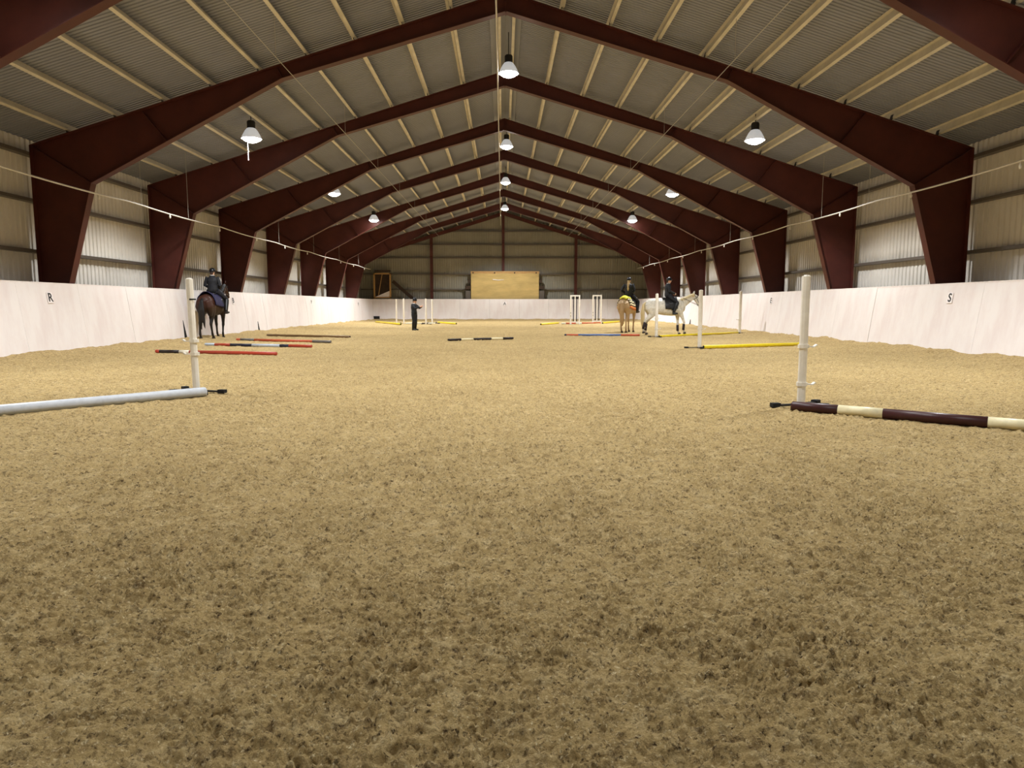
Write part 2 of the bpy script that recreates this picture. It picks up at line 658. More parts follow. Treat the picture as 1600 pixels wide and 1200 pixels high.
def letter(ch, side, y, z, label, size=0.30, x=None):
    lean = math.atan(0.25 / KB_T)
    off = 0.25 * z / KB_T - 0.012
    if side == 'L':
        loc, rot = (LX0 - off + 0.003, y, z), (math.pi / 2 - lean, 0, math.pi / 2)
    elif side == 'R':
        loc, rot = (RX0 + off - 0.003, y, z), (math.pi / 2 - lean, 0, -math.pi / 2)
    else:
        loc, rot = (x, 60.0 + off - 0.003, z), (math.pi / 2 - lean, 0, 0)
    o = put('letter_sign', None, None, loc, rot)
    tag(o, label, 'letter', 'dressage letters on the kickboards')
    w = size * (0.36 if ch != 'A' else 0.46)
    bevel(MB().box(-w, w, -size * 0.45, size * 0.45, -0.006, 0.002).build('plate', M['plate'], o), 0.003, 1)
    put('glyph', text_mesh(ch, size, 0.003, M['letter']), o, (0, 0, 0.004))


letter('R', 'L', 17.75, 1.40, 'black letter R on the left kickboard')
letter('B', 'L', 29.7, 1.42, 'black letter B on the left kickboard beside the bay horse')
letter('P', 'L', 41.8, 1.42, 'black letter P on the left kickboard past the ground poles')
letter('F', 'L', 55.0, 1.36, 'small black letter F near the far left corner')
bpy.data.objects['letter_sign.003'].location.x += 0.085
letter('S', 'R', 17.95, 1.40, 'black letter S on the right kickboard')
letter('E', 'R', 30.0, 1.42, 'black letter E on the right kickboard behind the white post')
letter('A', 'F', 60, 1.38, 'black letter A on the far end kickboard', 0.36, 0.2)


# ------------------------------------------------------------------ high-bay lamps, with added unseen fill lamps
def lamp_meshes():
    hood = MB().lathe([(0.30, 0.0), (0.29, 0.03), (0.25, 0.12), (0.19, 0.23), (0.135, 0.30), (0.10, 0.32), (0.095, 0.315), (0.128, 0.293), (0.182, 0.225),
                       (0.242, 0.115), (0.282, 0.03), (0.294, 0.0), (0.30, 0.0)], 28).mesh('hood', M['alu'], True)
    lens = MB().lathe([(0.0, -0.11), (0.10, -0.10), (0.2, -0.06), (0.255, -0.02), (0.275, 0.012), (0.275, 0.02), (0.0, 0.02)], 28).mesh('lens', M['lens'], True)
    gear = MB().lathe([(0.0, 0.31), (0.11, 0.31), (0.12, 0.33), (0.12, 0.50), (0.10, 0.53), (0.0, 0.53)], 20).mesh('gear_box', M['black'])
    return hood, lens, gear


LM = lamp_meshes()


def high_bay(x, y, z, label, watts=1.0):
    t = thing('high_bay_lamp', label, 'lamp', (x, y, z), 0, 'high-bay lamps under the roof')
    put('hood', LM[0], t)
    put('lens', LM[1], t)
    put('gear_box', LM[2], t)
    zt = roof_z(x) - 0.03 - z
    MB().tube([((0, 0, 0.52), 0.012), ((0, 0, zt), 0.012)], 8).build('hanger_rod', M['black'], t)
    ld = bpy.data.lights.new('lamp_light', 'SPOT')
    ld.energy = LAMP_WATTS * watts
    ld.spot_size = math.radians(LAMP_CONE)
    ld.spot_blend = LAMP_BLEND
    ld.shadow_soft_size = 0.2
    ld.color = LAMP_COLOR
    lo = bpy.data.objects.new('lamp_light', ld)
    C.objects.link(lo)
    lo.parent = t
    lo.location = (0, 0, -0.26)
    return t


high_bay(X0 + 0.1, 5.9, 8.15, 'added high-bay fill lamp under the ridge just ahead of the viewer, out of the picture', 1.0)  # added fill lamp, not a known fitting, lifts the near sand
rows = [11.4, 22.1, 32.6, 42.5, 54.2]
nm = ['first', 'second', 'third', 'fourth', 'fifth']
for x, z, w_ in ((-7.58, 6.22, 'left'), (7.72, 6.22, 'right')):
    high_bay(x, 0.8, z, 'added high-bay fill lamp above the viewer, on the %s, out of the picture' % w_, 0.5)  # added side fill lamps, brighten the near sand
    high_bay(x, 50.3, 6.38, 'added high-bay fill lamp hidden behind the seventh steel frame, on the %s' % w_, 1.6)  # added fill lamps kept out of sight, brighten the far end
for i, y in enumerate(rows):
    high_bay(X0 + 0.1, y, [8.15, 8.15, 8.3, 8.4, 8.45][i], 'bright round high-bay lamp under the ridge, %s from the viewer' % nm[i], (1.3, 1.0, 1.0, 1.0, 1.7)[i])
    if i < 4:
        lp = high_bay(-7.58, y, 6.22, ['glaring high-bay lamp at the top left corner of the picture', 'bright high-bay lamp on the left, just before the third steel frame',
                                  'bright high-bay lamp on the left, second farthest of its row', 'small bright high-bay lamp on the left, farthest of its row'][i], 1.05 if i == 0 else 1.0)
        if i == 1:
            MB().tube([((-0.12, 0, 0.0), 0.009), ((-0.12, 0, -0.62), 0.009)], 6).build('pull_cord', M['plate'], lp)
        high_bay(7.72, y, 6.22, ['glaring high-bay lamp at the top right corner of the picture', 'bright high-bay lamp on the right, just before the third steel frame',
                                 'bright high-bay lamp on the right, second farthest of its row', 'small bright high-bay lamp on the right, farthest of its row'][i], 1.05 if i == 0 else 1.0)


# ------------------------------------------------------------------ pipes and wires along the hall
def sag_pipe(label, x, z, y0, y1, r, m, sag, step, name, nozzle=True, hang=None, cat='pipe'):
    t = thing(name, label, cat, (x, y0, z))
    pts = []
    n = 60
    for i in range(n + 1):
        yy = (y1 - y0) * i / n
        ph = (yy % 6.06) / 6.06
        pts.append(((0, yy, -sag * 4 * ph * (1 - ph)), r))
    MB().tube(pts, 8, (1, 0, 0)).build('pipe', m, t, True)
    if nozzle:
        nmz = MB().lathe([(0.014, 0.0), (0.014, -0.06), (0.03, -0.08), (0.022, -0.14), (0.0, -0.15)], 10).mesh('nozzle', M['white'], True)
        yy = step[1]
        while yy < y1:
            put('nozzle', nmz, t, (0, yy - y0, -sag * 0.6))
            yy += step[0]
    if hang:
        for yy in hang:
            ph = ((yy - y0) % 6.06) / 6.06
            zb = -sag * 4 * ph * (1 - ph)
            MB().tube([((0, yy - y0, zb), 0.006), ((0, yy - y0, roof_z(x) - 0.05 - z), 0.006)], 6).build('hanger_wire', M['cable'], t)
    return t


sag_pipe('long white sprinkler pipe with nozzles along the left side', -10.25, 4.06, 8.0, 55.5, 0.022, M['pipe'], 0.05, (3.85, 14.6), 'sprinkler_pipe',
         hang=[20.6, 23.6, 33, 39, 45, 51])
sag_pipe('long white sprinkler pipe with nozzles along the right side', 10.55, 4.15, 8.0, 55.5, 0.022, M['pipe'], 0.05, (3.85, 14.6), 'sprinkler_pipe',
         hang=[20.6, 23.6, 33, 39, 45, 51])
sag_pipe('thin wire under the left roof slope, running away', -5.05, 6.72, 6.0, 57.0, 0.009, M['cable'], 0.0, None, 'span_wire', False,
         hang=[16.5, 23.5, 29.5, 35.6, 41.6, 47.7], cat='wire')
sag_pipe('thin wire under the right roof slope, running away', 5.25, 6.72, 6.0, 57.0, 0.009, M['cable'], 0.0, None, 'span_wire', False,
         hang=[16.5, 23.5, 29.5, 35.6, 41.6, 47.7], cat='wire')
sag_pipe('white conduit along the ridge left of the middle lamps', -0.13, 8.05, 10.0, 60.8, 0.022, M['pipe'], 0.06, None, 'ridge_conduit', False,
         hang=[15, 21, 27, 33, 39, 45, 51, 57], cat='conduit')


# ------------------------------------------------------------------ poles on the ground
def pole(label, a, b, bands, r=0.043, z=None, name='ground_pole'):
    """bands: list of (length fraction, colour)"""
    z = r - 0.004 if z is None else z
    a, b = Vector((a[0], a[1], z)), Vector((b[0], b[1], z))
    L = (b - a).length
    d = b - a
    root = thing(name, label, 'pole', a, math.atan2(d.y, d.x), 'poles lying on the sand')
    tot = sum(k[0] for k in bands)
    x = 0.0
    for i, (w, c) in enumerate(bands):
        l_ = L * w / tot
        rr = r
        p0 = [((x, 0, 0), rr - 0.006 if i == 0 else rr)]
        if i == 0:
            p0.append(((x + 0.01, 0, 0), rr))
        p1 = []
        if i == len(bands) - 1:
            p1.append(((x + l_ - 0.01, 0, 0), rr))
        p1.append(((x + l_, 0, 0), rr - 0.006 if i == len(bands) - 1 else rr))
        o = MB().tube(p0 + p1, 18, (0, 1, 0)).build('band' if len(bands) > 1 else 'shaft', M['p_' + c], root)
        o.data.polygons.foreach_set('use_smooth', [len(p.vertices) == 4 for p in o.data.polygons])
        x += l_
    if len(bands) == 1:
        cp = MB().tube([((-0.004, 0, 0), r * 0.8), ((0.003, 0, 0), r * 0.8)], 14).build('end_cap', M['rubber'], root)
        MB().tube([((L - 0.003, 0, 0), r * 0.8), ((L + 0.004, 0, 0), r * 0.8)], 14).build('end_cap', M['rubber'], root)
    return root


pole('silver white pole in front of the left white post', (-3.98, 9.42), (-6.5, 6.7), [(1, 'silver')], 0.062)
pole('maroon and white striped pole lying by the right white post', (3.34, 8.0), (6.1, 5.83),
     [(0.25, 'maroon'), (0.225, 'cream'), (0.47, 'maroon'), (0.22, 'cream'), (0.3, 'maroon'), (0.2, 'cream'), (0.1, 'maroon')], 0.056)
pole('red pole with dark end, nearest of the left poles', (-8.93, 18.25), (-5.53, 17.3), [(0.05, 'red'), (0.24, 'black'), (0.12, 'white'), (1.0, 'red')])
pole('blue and white pole with red ends, second of the left poles', (-9.02, 21.5), (-5.53, 20.5),
     [(0.14, 'pale'), (0.22, 'red'), (0.3, 'navy'), (0.38, 'pale'), (0.12, 'navy'), (0.30, 'red')])
pole('orange pole with grey ends, third of the left poles', (-9.26, 24.7), (-5.58, 23.0), [(0.05, 'orange'), (0.17, 'grey'), (0.68, 'orange'), (0.2, 'grey')])
pole('plain brown pole, farthest of the left poles', (-9.43, 28.4), (-5.75, 26.7), [(1, 'brown')])
pole('black and white striped pole in the middle of the arena', (-1.87, 24.2), (0.39, 25.5),
     [(0.18, 'black'), (0.17, 'cream'), (0.26, 'black'), (0.17, 'cream'), (0.16, 'black')])
pole('blue pole with red ends before the palomino horse', (2.49, 28.25), (5.5, 28.2), [(0.04, 'navy'), (0.25, 'orange'), (0.9, 'blue'), (0.4, 'orange')])
pole('yellow pole under the grey horse between two white posts', (6.05, 27.1), (10.3, 30.7), [(1, 'yellow')])
pole('yellow pole running right from the white post with black feet', (5.68, 19.8), (9.15, 21.3), [(1, 'yellow')], 0.05)
pole('yellow pole at the far left, left of the instructor', (-9.14, 51.2), (-6.4, 44.6), [(1, 'yellow')], 0.06)
pole('yellow pole at the far end, right of the instructor', (-4.47, 49.3), (-3.0, 46.0), [(1, 'yellow')], 0.06)
pole('white and black pole behind the instructor', (-6.5, 47.4), (-4.2, 47.6), [(0.55, 'white'), (0.2, 'black'), (0.25, 'white'), (0.15, 'black')])
pole('yellow pole at the far end, left of the striped wings', (2.42, 44.4), (3.75, 47.4), [(1, 'yellow')], 0.06)
pole('yellow pole at the far end behind the palomino horse', (6.75, 47.5), (9.0, 53.0), [(1, 'yellow')], 0.06)
pole('faded red and white pole between the two white wings', (3.9, 46.6), (6.75, 48.5), [(0.1, 'white'), (0.25, 'orange'), (0.15, 'white'), (0.5, 'orange')], 0.05)


# ------------------------------------------------------------------ jump stands
def stand(label, x, y, h, cups, arm, feet, band=None, w=0.046, tilt=0.0, name='jump_stand'):
    """arm: unit plan direction the cups point in; feet: list of plan vectors"""
    t = thing(name, label, 'jump stand', (x, y, 0), 0, 'white jump stands')
    po = MB().prism([(w * math.cos(math.pi / 8 + k * math.pi / 4) * 1.06, w * math.sin(math.pi / 8 + k * math.pi / 4) * 1.06) for k in range(8)], 'z', 0.0, h).build('post', M['white'], t)
    bevel(po, 0.006)
    po.rotation_euler = (0, tilt, 0)
    MB().lathe([(w * 0.7, h), (w * 0.62, h + 0.012), (0, h + 0.014)], 12).build('post_cap', M['white'], t).rotation_euler = (0, tilt, 0)
    for z in cups:
        c = MB().prism([((w + 0.012) * math.cos(math.pi / 8 + k * math.pi / 4) * 1.08, (w + 0.012) * math.sin(math.pi / 8 + k * math.pi / 4) * 1.08) for k in range(8)], 'z', z - 0.022, z + 0.022)
        o = c.build('cup_collar', M['white'], t)
        ax, ay = arm
        a = (ax * w, ay * w, z)
        b = (ax * (w + 0.075), ay * (w + 0.075), z - 0.008)
        b2 = (ax * (w + 0.11), ay * (w + 0.11), z + 0.02)
        MB().bar(a, b, 0.06, 0.014).bar(b, b2, 0.06, 0.012).build('cup', M['white'], o)
    if band:
        MB().lathe([(w * 1.09, band - 0.01), (w * 1.09, band + 0.01)], 16).build('black_band', M['rubber'], t)
    for fx, fy in feet:
        L = math.hypot(fx, fy)
        d = (fx / L, fy / L)
        f_ = MB().bar((d[0] * 0.02, d[1] * 0.02, 0.03), (fx, fy, 0.022), 0.06, 0.02).build('foot', M['black'], t)
        MB().bar((fx - d[0] * 0.07, fy - d[1] * 0.07, 0.03), (fx + d[0] * 0.03, fy + d[1] * 0.03, 0.03), 0.075, 0.045).build('foot_pad', M['rubber'], f_)
    return t


stand('tall white post with black band at the front left', -4.27, 9.82, 1.57, [0.72, 0.54], (-1, 0), [(0.42, -0.12), (0.26, -0.36), (-0.3, 0.3), (-0.3, -0.1)], 1.29, tilt=math.radians(-1.0))
stand('tall white post with two cups at the front right', 3.57, 8.3, 1.55, [0.725, 0.275], (1, 0), [(-0.34, -0.04), (-0.2, -0.3), (0.3, 0.25), (0.26, -0.1)])
stand('white post with black feet at the left end of the near yellow pole', 5.62, 20.0, 1.64, [0.55], (1, -0.0), [(-0.42, -0.1), (0.0, -0.3), (0.1, 0.3), (0.3, 0.0)], w=0.055)
stand('white post standing before the grey horse', 5.93, 27.1, 1.66, [0.72, 0.32], (1, 0), [(0.3, 0.2), (-0.3, -0.1), (0.1, -0.3)], w=0.056)
stand('white post by the right kickboard beyond the grey horse', 10.40, 30.8, 1.83, [0.6], (-1, 0), [(0.5, -0.1), (-0.2, 0.3), (-0.1, -0.3)], w=0.06)
stand('thin white post at the far end, leftmost of four', -7.38, 49.4, 1.66, [0.8], (1, 0), [(0.3, 0.1), (-0.3, -0.1)], w=0.05)
stand('thin white post at the far end just left of the instructor', -6.62, 47.6, 1.68, [0.75, 0.55], (1, 0), [(0.3, 0.1), (-0.3, -0.1)], w=0.05)
stand('thin white post at the far end just right of the instructor', -4.97, 46.1, 1.66, [0.7], (-1, 0), [(0.35, -0.1), (-0.3, 0.1)], w=0.055)
stand('thin white post at the far end, rightmost of four', -5.05, 51.0, 1.66, [0.75], (-1, 0), [(0.3, 0.1), (-0.3, -0.1)], w=0.05)


def wing(label, x, y, h=1.9, w=0.56):
    t = thing('jump_wing', label, 'jump wing', (x, y, 0), 0, 'white jump wings at the far end')
    for s in (-1, 1):
        o = MB().box(s * w / 2 - 0.045, s * w / 2 + 0.045, -0.035, 0.035, 0, h).build('upright', M['white'], t)
        bevel(o, 0.006)
        MB().box(s * w / 2 - 0.04, s * w / 2 + 0.04, -0.3, 0.3, 0.0, 0.07).build('foot', M['white'], t)
    MB().box(-w / 2, w / 2, -0.03, 0.03, h - 0.09, h).build('top_rail', M['white'], t)
    MB().box(-w / 2, w / 2, -0.03, 0.03, 0.12, 0.2).build('bottom_rail', M['white'], t)
    for k in (-0.1, 0.0, 0.1):
        MB().box(k - (0.028 if k else 0.03), k + (0.028 if k else 0.03), -0.014, 0.014, 0.12, h - 0.05).build('slat', M['black'] if k else M['white'], t)
    for z in (0.55, 0.75):
        MB().box(-w / 2 - 0.02, -w / 2 + 0.02, -0.045, -0.034, z - 0.02, z + 0.02).build('pin_hole', M['rubber'], t)
    return t


wing('white jump wing with dark bars at the far end, left one', 4.72, 45.9)
wing('white jump wing with dark bars at the far end, right one', 6.55, 48.9, 1.95)

# ------------------------------------------------------------------ far end: covered board, judge box, stair, hatch
b = thing('covered_board', 'large tan sheeted board above the far kickboard', 'board', (0.23, 60.75, 1.78))
n = 24
mb = MB()
vs, fs = [], []
for j in range(13):
    for i in range(n + 1):
        x = -2.9 + 5.8 * i / n
        z = 2.33 * j / 12
        vs.append((x, -0.03 - 0.02 * math.sin(i * 0.7 + j * 0.5) * math.sin(j * 0.6) - (0.05 if j == 11 else 0), z))
for j in range(12):
    for i in range(n):
        a = j * (n + 1) + i
        fs.append((a, a + 1, a + n + 2, a + n + 1))
k = len(vs)
vs += [(x, 0.05, z) for (x, y_, z) in vs]
fs += [tuple(q + k for q in f[::-1]) for f in list(fs)]
mb.add(vs, fs)
mb.build('sheet', M['sheet'], b, True)
MB().box(-2.92, 2.92, -0.075, 0.06, 2.16, 2.36).build('top_batten', M['wood'], b)
for x in (-2.72, -0.88, 0.82, 2.66):
    MB().tube([((x, -0.10, 2.22), 0.06), ((x, -0.07, 2.22), 0.06)], 12, (1, 0, 0)).build('bolt', M['black'], b)
for s in (-1, 1):
    MB().box(s * 3.12 - 0.25, s * 3.12 + 0.25, 0.1, 0.3, -1.78, 0.72).build('side_post', M['girt'], b)
    MB().box(s * 3.12 - 0.28, s * 3.12 + 0.28, 0.05, 0.3, 0.85, 1.12).build('side_block', M['darkwood'], b)
    MB().box(s * 3.02 - 0.14, s * 3.02 + 0.14, 0.05, 0.3, 1.38, 1.66).build('side_block', M['darkwood'], b)
MB().tube([((-1.05, -0.075, 1.66), 0.03), ((-0.6, -0.08, 1.6), 0.035), ((-0.1, -0.075, 1.63), 0.02)], 8).build('tear', M['white'], b)

j = thing('viewing_box', 'small wooden framed viewing box at the far left corner', 'booth', (-10.2, 60.55, 1.86))
for s in (-1, 1):
    MB().box(s * 0.68 - 0.06, s * 0.68 + 0.06, -0.08, 0.08, -1.86, 2.12).build('upright', M['wood'], j)
MB().box(-0.74, 0.74, -0.08, 0.08, 2.0, 2.12).build('top_board', M['wood'], j)
MB().box(-0.74, 0.74, -0.08, 0.08, 0.0, 0.1).build('bottom_board', M['wood'], j)
MB().box(-0.62, 0.62, 0.2, 0.23, 0.08, 2.0).build('dark_back', M['darkwood'], j)
MB().prism([(-0.62, 0.1), (0.62, 0.1), (0.62, 0.62)], 'y', 0.0, 0.03).build('lower_panel', M['board'], j)
MB().bar((-0.33, -0.02, 0.25), (0.0, -0.02, 2.0), 0.05, 0.05).build('stick', M['wood'], j)
MB().box(-0.62, 0.7, -0.15, 0.1, 2.2, 2.36).build('roof_board', M['darkwood'], j)
tag(MB().bar((-9.35, 60.85, 3.3), (-5.62, 60.85, 0.02), 0.28, 0.1, (0, 1, 0)).build('stair_stringer', M['darkwood']),
    'dark diagonal stair beam beside the viewing box', 'stair beam')
h = thing('floor_hatch', 'small dark vent at the foot of the far left kickboard', 'vent', (-10.7, 59.98, 0.1))
MB().box(-0.32, 0.32, -0.05, -0.0, 0.0, 0.24).build('frame', M['black'], h)
for k in range(3):
    MB().box(-0.28, 0.28, -0.065, -0.045, 0.035 + k * 0.07, 0.06 + k * 0.07).build('slat', M['rubber'], h)
for (sx, yy, hh, lab) in (('L', 32.2, 0.5, 'dark wedge mark at the foot of the left kickboard beyond the bay horse'), ('L', 24.75, 0.7, 'dark wedge mark at the foot of the left kickboard behind the white post'),
                          ('R', 42.2, 0.4, 'small dark wedge mark at the foot of the right kickboard')):
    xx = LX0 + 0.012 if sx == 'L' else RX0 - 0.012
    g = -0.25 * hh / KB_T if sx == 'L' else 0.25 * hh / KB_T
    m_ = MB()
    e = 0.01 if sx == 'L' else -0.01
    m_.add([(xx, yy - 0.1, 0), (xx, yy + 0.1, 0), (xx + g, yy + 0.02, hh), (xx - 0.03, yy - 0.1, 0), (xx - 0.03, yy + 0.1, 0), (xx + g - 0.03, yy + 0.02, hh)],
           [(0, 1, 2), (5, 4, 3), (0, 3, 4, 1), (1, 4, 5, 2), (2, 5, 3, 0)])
    tag(m_.build('kickboard_mark', M['rubber']), lab, 'mark')  # dark wedge laid on the foot of the kickboard


# ------------------------------------------------------------------ horses and riders
def coat(name, body, points, belly=None, zlo=0.35, zhi=0.85, dapple=None):
    m = mat(name, body, 0.55, 0, (3.0, tuple(v * 0.82 for v in body[:3]) + (1,), 0.4, 0.7) if not dapple else (9, dapple, 0.42, 0.72))
    nt = m.node_tree
    b = nt.nodes['Principled BSDF']
    src = b.inputs['Base Color'].links[0].from_socket
    tc = nt.nodes['Texture Coordinate']
    sp = nt.nodes.new('ShaderNodeSeparateXYZ')
    nt.links.new(tc.outputs['Object'], sp.inputs[0])
    r = nt.nodes.new('ShaderNodeMapRange')
    r.inputs['From Min'].default_value = zhi
    r.inputs['From Max'].default_value = zlo
    nt.links.new(sp.outputs['Z'], r.inputs['Value'])
    mx = nt.nodes.new('ShaderNodeMix')
    mx.data_type = 'RGBA'
    nt.links.new(r.outputs[0], mx.inputs[0])
    nt.links.new(src, mx.inputs[6])
    mx.inputs[7].default_value = points
    nt.links.new(mx.outputs[2], b.inputs['Base Color'])
    return m


M['hoof'] = mat('hoof_horn', lin(60, 50, 42), 0.6)
M['tack'] = mat('black_leather', lin(26, 24, 24), 0.45)
M['skin'] = mat('skin', lin(222, 176, 150), 0.5)
M['jacket'] = mat('black_jacket', lin(30, 31, 36), 0.7, 0, (8, lin(44, 46, 54), 0.45, 0.75))
M['breeches'] = mat('dark_breeches', lin(28, 29, 36), 0.75)
M['leather_boot'] = mat('black_boot', lin(22, 21, 21), 0.35)
M['helmet'] = mat('black_helmet', lin(26, 26, 30), 0.35)
M['hair_dark'] = mat('brown_hair', lin(70, 48, 34), 0.6)
M['hair_blond'] = mat('blond_hair', lin(186, 160, 116), 0.6)
M['collar'] = mat('light_collar', lin(214, 210, 204), 0.7)
M['navy'] = mat('navy_blanket', lin(42, 38, 74), 0.85, 0, (5, lin(32, 28, 58), 0.4, 0.7))
M['hi_vis'] = mat('yellow_blanket', lin(232, 226, 70), 0.8)
M['str_w'] = mat('cream_stripe', lin(238, 224, 176), 0.8)
M['str_o'] = mat('orange_stripe', lin(222, 130, 60), 0.8)
M['str_k'] = mat('dark_stripe', lin(44, 32, 32), 0.8)

TRUNK = [(-0.98, 1.30, 0.06, 0.10), (-0.93, 1.29, 0.19, 0.23), (-0.80, 1.28, 0.275, 0.31), (-0.60, 1.285, 0.30, 0.335), (-0.35, 1.25, 0.285, 0.33),
         (-0.08, 1.22, 0.30, 0.345), (0.20, 1.215, 0.295, 0.365), (0.42, 1.24, 0.265, 0.385), (0.60, 1.26, 0.24, 0.37), (0.76, 1.25, 0.21, 0.29), (0.88, 1.24, 0.12, 0.17)]


def trunk_at(x):
    for a, b in zip(TRUNK, TRUNK[1:]):
        if a[0] <= x <= b[0]:
            t = (x - a[0]) / (b[0] - a[0])
            return tuple(a[i] + t * (b[i] - a[i]) for i in range(4))
    return TRUNK[0] if x < TRUNK[0][0] else TRUNK[-1]


FORE = [((0.58, 1.12), .14, .17), ((0.58, 0.95), .095, .12), ((0.60, 0.76), .068, .078), ((0.605, 0.58), .052, .056), ((0.61, 0.51), .055, .058), ((0.60, 0.44), .040, .045),
        ((0.60, 0.26), .034, .040), ((0.605, 0.165), .044, .047), ((0.64, 0.10), .036, .038), ((0.665, 0.06), .046, .05)]
HIND = [((-0.62, 1.22), .17, .27), ((-0.58, 1.02), .14, .22), ((-0.60, 0.86), .098, .15), ((-0.68, 0.70), .066, .085), ((-0.765, 0.57), .052, .066), ((-0.755, 0.48), .043, .052),
        ((-0.745, 0.28), .037, .042), ((-0.735, 0.17), .047, .050), ((-0.70, 0.10), .038, .040), ((-0.675, 0.06), .047, .052)]


def swing(chain, top, ang, bend_i, bend):
    """rotate the leg about its top by ang, then its lower part about joint bend_i"""
    out = []
    ca, sa = math.cos(ang), math.sin(ang)
    for (p, a, b) in chain:
        dx, dz = p[0] - top[0], p[1] - top[1]
        out.append([(top[0] + dx * ca - dz * sa, top[1] + dx * sa + dz * ca), a, b])
    px, pz = out[bend_i][0]
    cb, sb = math.cos(bend), math.sin(bend)
    for k in range(bend_i + 1, len(out)):
        dx, dz = out[k][0][0] - px, out[k][0][1] - pz
        out[k][0] = (px + dx * cb - dz * sb, pz + dx * sb + dz * cb)
    return out


LEGS = {}


def horse(label, loc, rz, coat_m, hair_m, legs, neck, head, tail=1.0, scale=1.0):
    """legs: four (swing, bend) for fore left, fore right, hind left, hind right"""
    t = thing('horse', label, 'horse', loc, rz)
    t.scale = (scale, scale, scale)
    mb = MB()
    mb.tube([((x, 0, z), w, h) for x, z, w, h in TRUNK], 20, (0, 1, 0))
    # withers and croup
    mb.tube([((0.72, 0, 1.50), .07, .08), ((0.50, 0, 1.56), .08, .09), ((0.25, 0, 1.50), .10, .09), ((0.0, 0, 1.45), .08, .06)], 12)
    mb.tube([((-0.25, 0, 1.50), .10, .07), ((-0.55, 0, 1.53), .14, .10), ((-0.85, 0, 1.44), .10, .10)], 12)
    for s in (-1, 1):
        mb.tube([((-0.86, s * 0.13, 1.40), .10, .14), ((-0.78, s * 0.17, 1.2), .14, .2), ((-0.70, s * 0.17, 1.0), .10, .15), ((-0.68, s * 0.155, .85), .07, .1)], 12)
    mb.tube([((p[0], 0, p[1]), p[2], p[3]) for p in neck], 16, (0, 1, 0))
    mb.tube([((p[0], 0, p[1]), p[2], p[3]) for p in head], 14, (0, 1, 0))
    h0, h1 = head[0], head[1]
    for s in (-1, 1):
        mb.tube([((h0[0] - 0.01, s * 0.055, h0[1] + 0.08), .035, .025), ((h0[0], s * 0.065, h0[1] + 0.16), .032, .02), ((h0[0] + 0.02, s * 0.06, h0[1] + 0.235), .008, .008)], 8)
    feet = []
    for k, (chain, s) in enumerate(((FORE, 1), (FORE, -1), (HIND, 1), (HIND, -1))):
        sw, bd = legs[k]
        top = chain[0][0]
        pts = swing(chain, top, sw, 4, bd)
        low = min(p[0][1] for p in pts) - 0.06
        y0 = 0.15 if k < 2 else 0.155
        P3 = [((p[0][0], s * (y0 - 0.02 * i / 9), p[0][1] - 0), p[1], p[2]) for i, p in enumerate(pts)]
        mb.tube(P3, 12, (0, 1, 0))
        feet.append((P3[-2][0], P3[-1][0]))
        LEGS.setdefault(t.name, []).append(P3)
    body = fused('body', mb, coat_m, 0.021, 5, t)
    for a, b_ in feet:
        d = (Vector(b_) - Vector(a)).normalized()
        b_ = Vector(b_)
        zz = max(b_.z - 0.065, 0.0)
        e = b_ + d * 0.02
        MB().tube([((b_.x - d.x * .01, b_.y, b_.z + 0.012), .05, .055), ((e.x, e.y, zz + 0.03), .058, .066), ((e.x + 0.008, e.y, zz), .064, .074)], 14).build('hoof', M['hoof'], t, False)
    # eyes
    for s in (-1, 1):
        p = head[1]
        MB().lathe([(0, -0.022), (0.018, -0.012), (0.022, 0), (0.018, 0.012), (0, 0.022)], 10, (p[0] + 0.03, s * (p[2] - 0.004), p[1] + 0.05)).build('eye', M['tack'], t, True)
    # tail: dock plus many locks fused
    tm = MB()
    rnd = random.Random(len(label))
    for k in range(9):
        ox, oy = rnd.uniform(-.04, .04), rnd.uniform(-.07, .07)
        L = rnd.uniform(0.85, 1.0) * tail
        tm.tube([((-0.93, 0, 1.46), .035), ((-1.03 + ox * .3, oy * .3, 1.36), .045), ((-1.07 + ox, oy, 1.36 - .35 * L), .05), ((-1.05 + ox, oy * 1.2, 1.36 - .75 * L), .042),
                 ((-1.0 + ox * 1.3, oy * 1.3, 1.36 - 1.02 * L), .008)], 8)
    fused('tail', tm, hair_m, 0.016, 2, t)
    mm = MB()
    nk = neck
    for k in range(14):
        u = k / 13
        f_ = u * (len(nk) - 1)
        i = min(int(f_), len(nk) - 2)
        q = f_ - i
        p = [nk[i][c] + q * (nk[i + 1][c] - nk[i][c]) for c in range(4)]
        d = Vector((nk[i + 1][0] - nk[i][0], nk[i + 1][1] - nk[i][1])).normalized()
        nx, nz = -d.y, d.x
        tx, tz = p[0] + nx * (p[3] - 0.005), p[1] + nz * (p[3] - 0.005)
        mm.tube([((tx, 0.0, tz + 0.015), .03, .022), ((tx - nx * .05, -p[2] * .75 - 0.012, tz - nz * .05), .035, .016), ((tx - nx * .14, -p[2] - 0.012, tz - nz * .14 - .02), .008, .006)], 8, (d.x, 0, d.y))
    fused('mane', mm, hair_m, 0.014, 2, t)
    # bridle and reins
    br = MB()
    for i in (1, 3):
        p = head[i]
        ring = []
        d = Vector((head[i + 1][0] - head[i - 1][0], 0, head[i + 1][1] - head[i - 1][1])).normalized()
        u = Vector((0, 1, 0)).cross(d)
        for a in range(17):
            an = 2 * math.pi * a / 16
            ring.append((Vector((p[0], 0, p[1])) + Vector((0, 1, 0)) * ((p[2] + 0.006) * math.cos(an)) + u * ((p[3] + 0.006) * math.sin(an)), .011))
        br.tube(ring, 6, tuple(d), False)
    for s in (-1, 1):
        br.tube([((head[0][0], s * (head[0][2] + .006), head[0][1] + .04), .01), ((head[2][0], s * (head[2][2] + .006), head[2][1]), .01), ((head[3][0], s * (head[3][2] + .008), head[3][1]), .01)], 6)
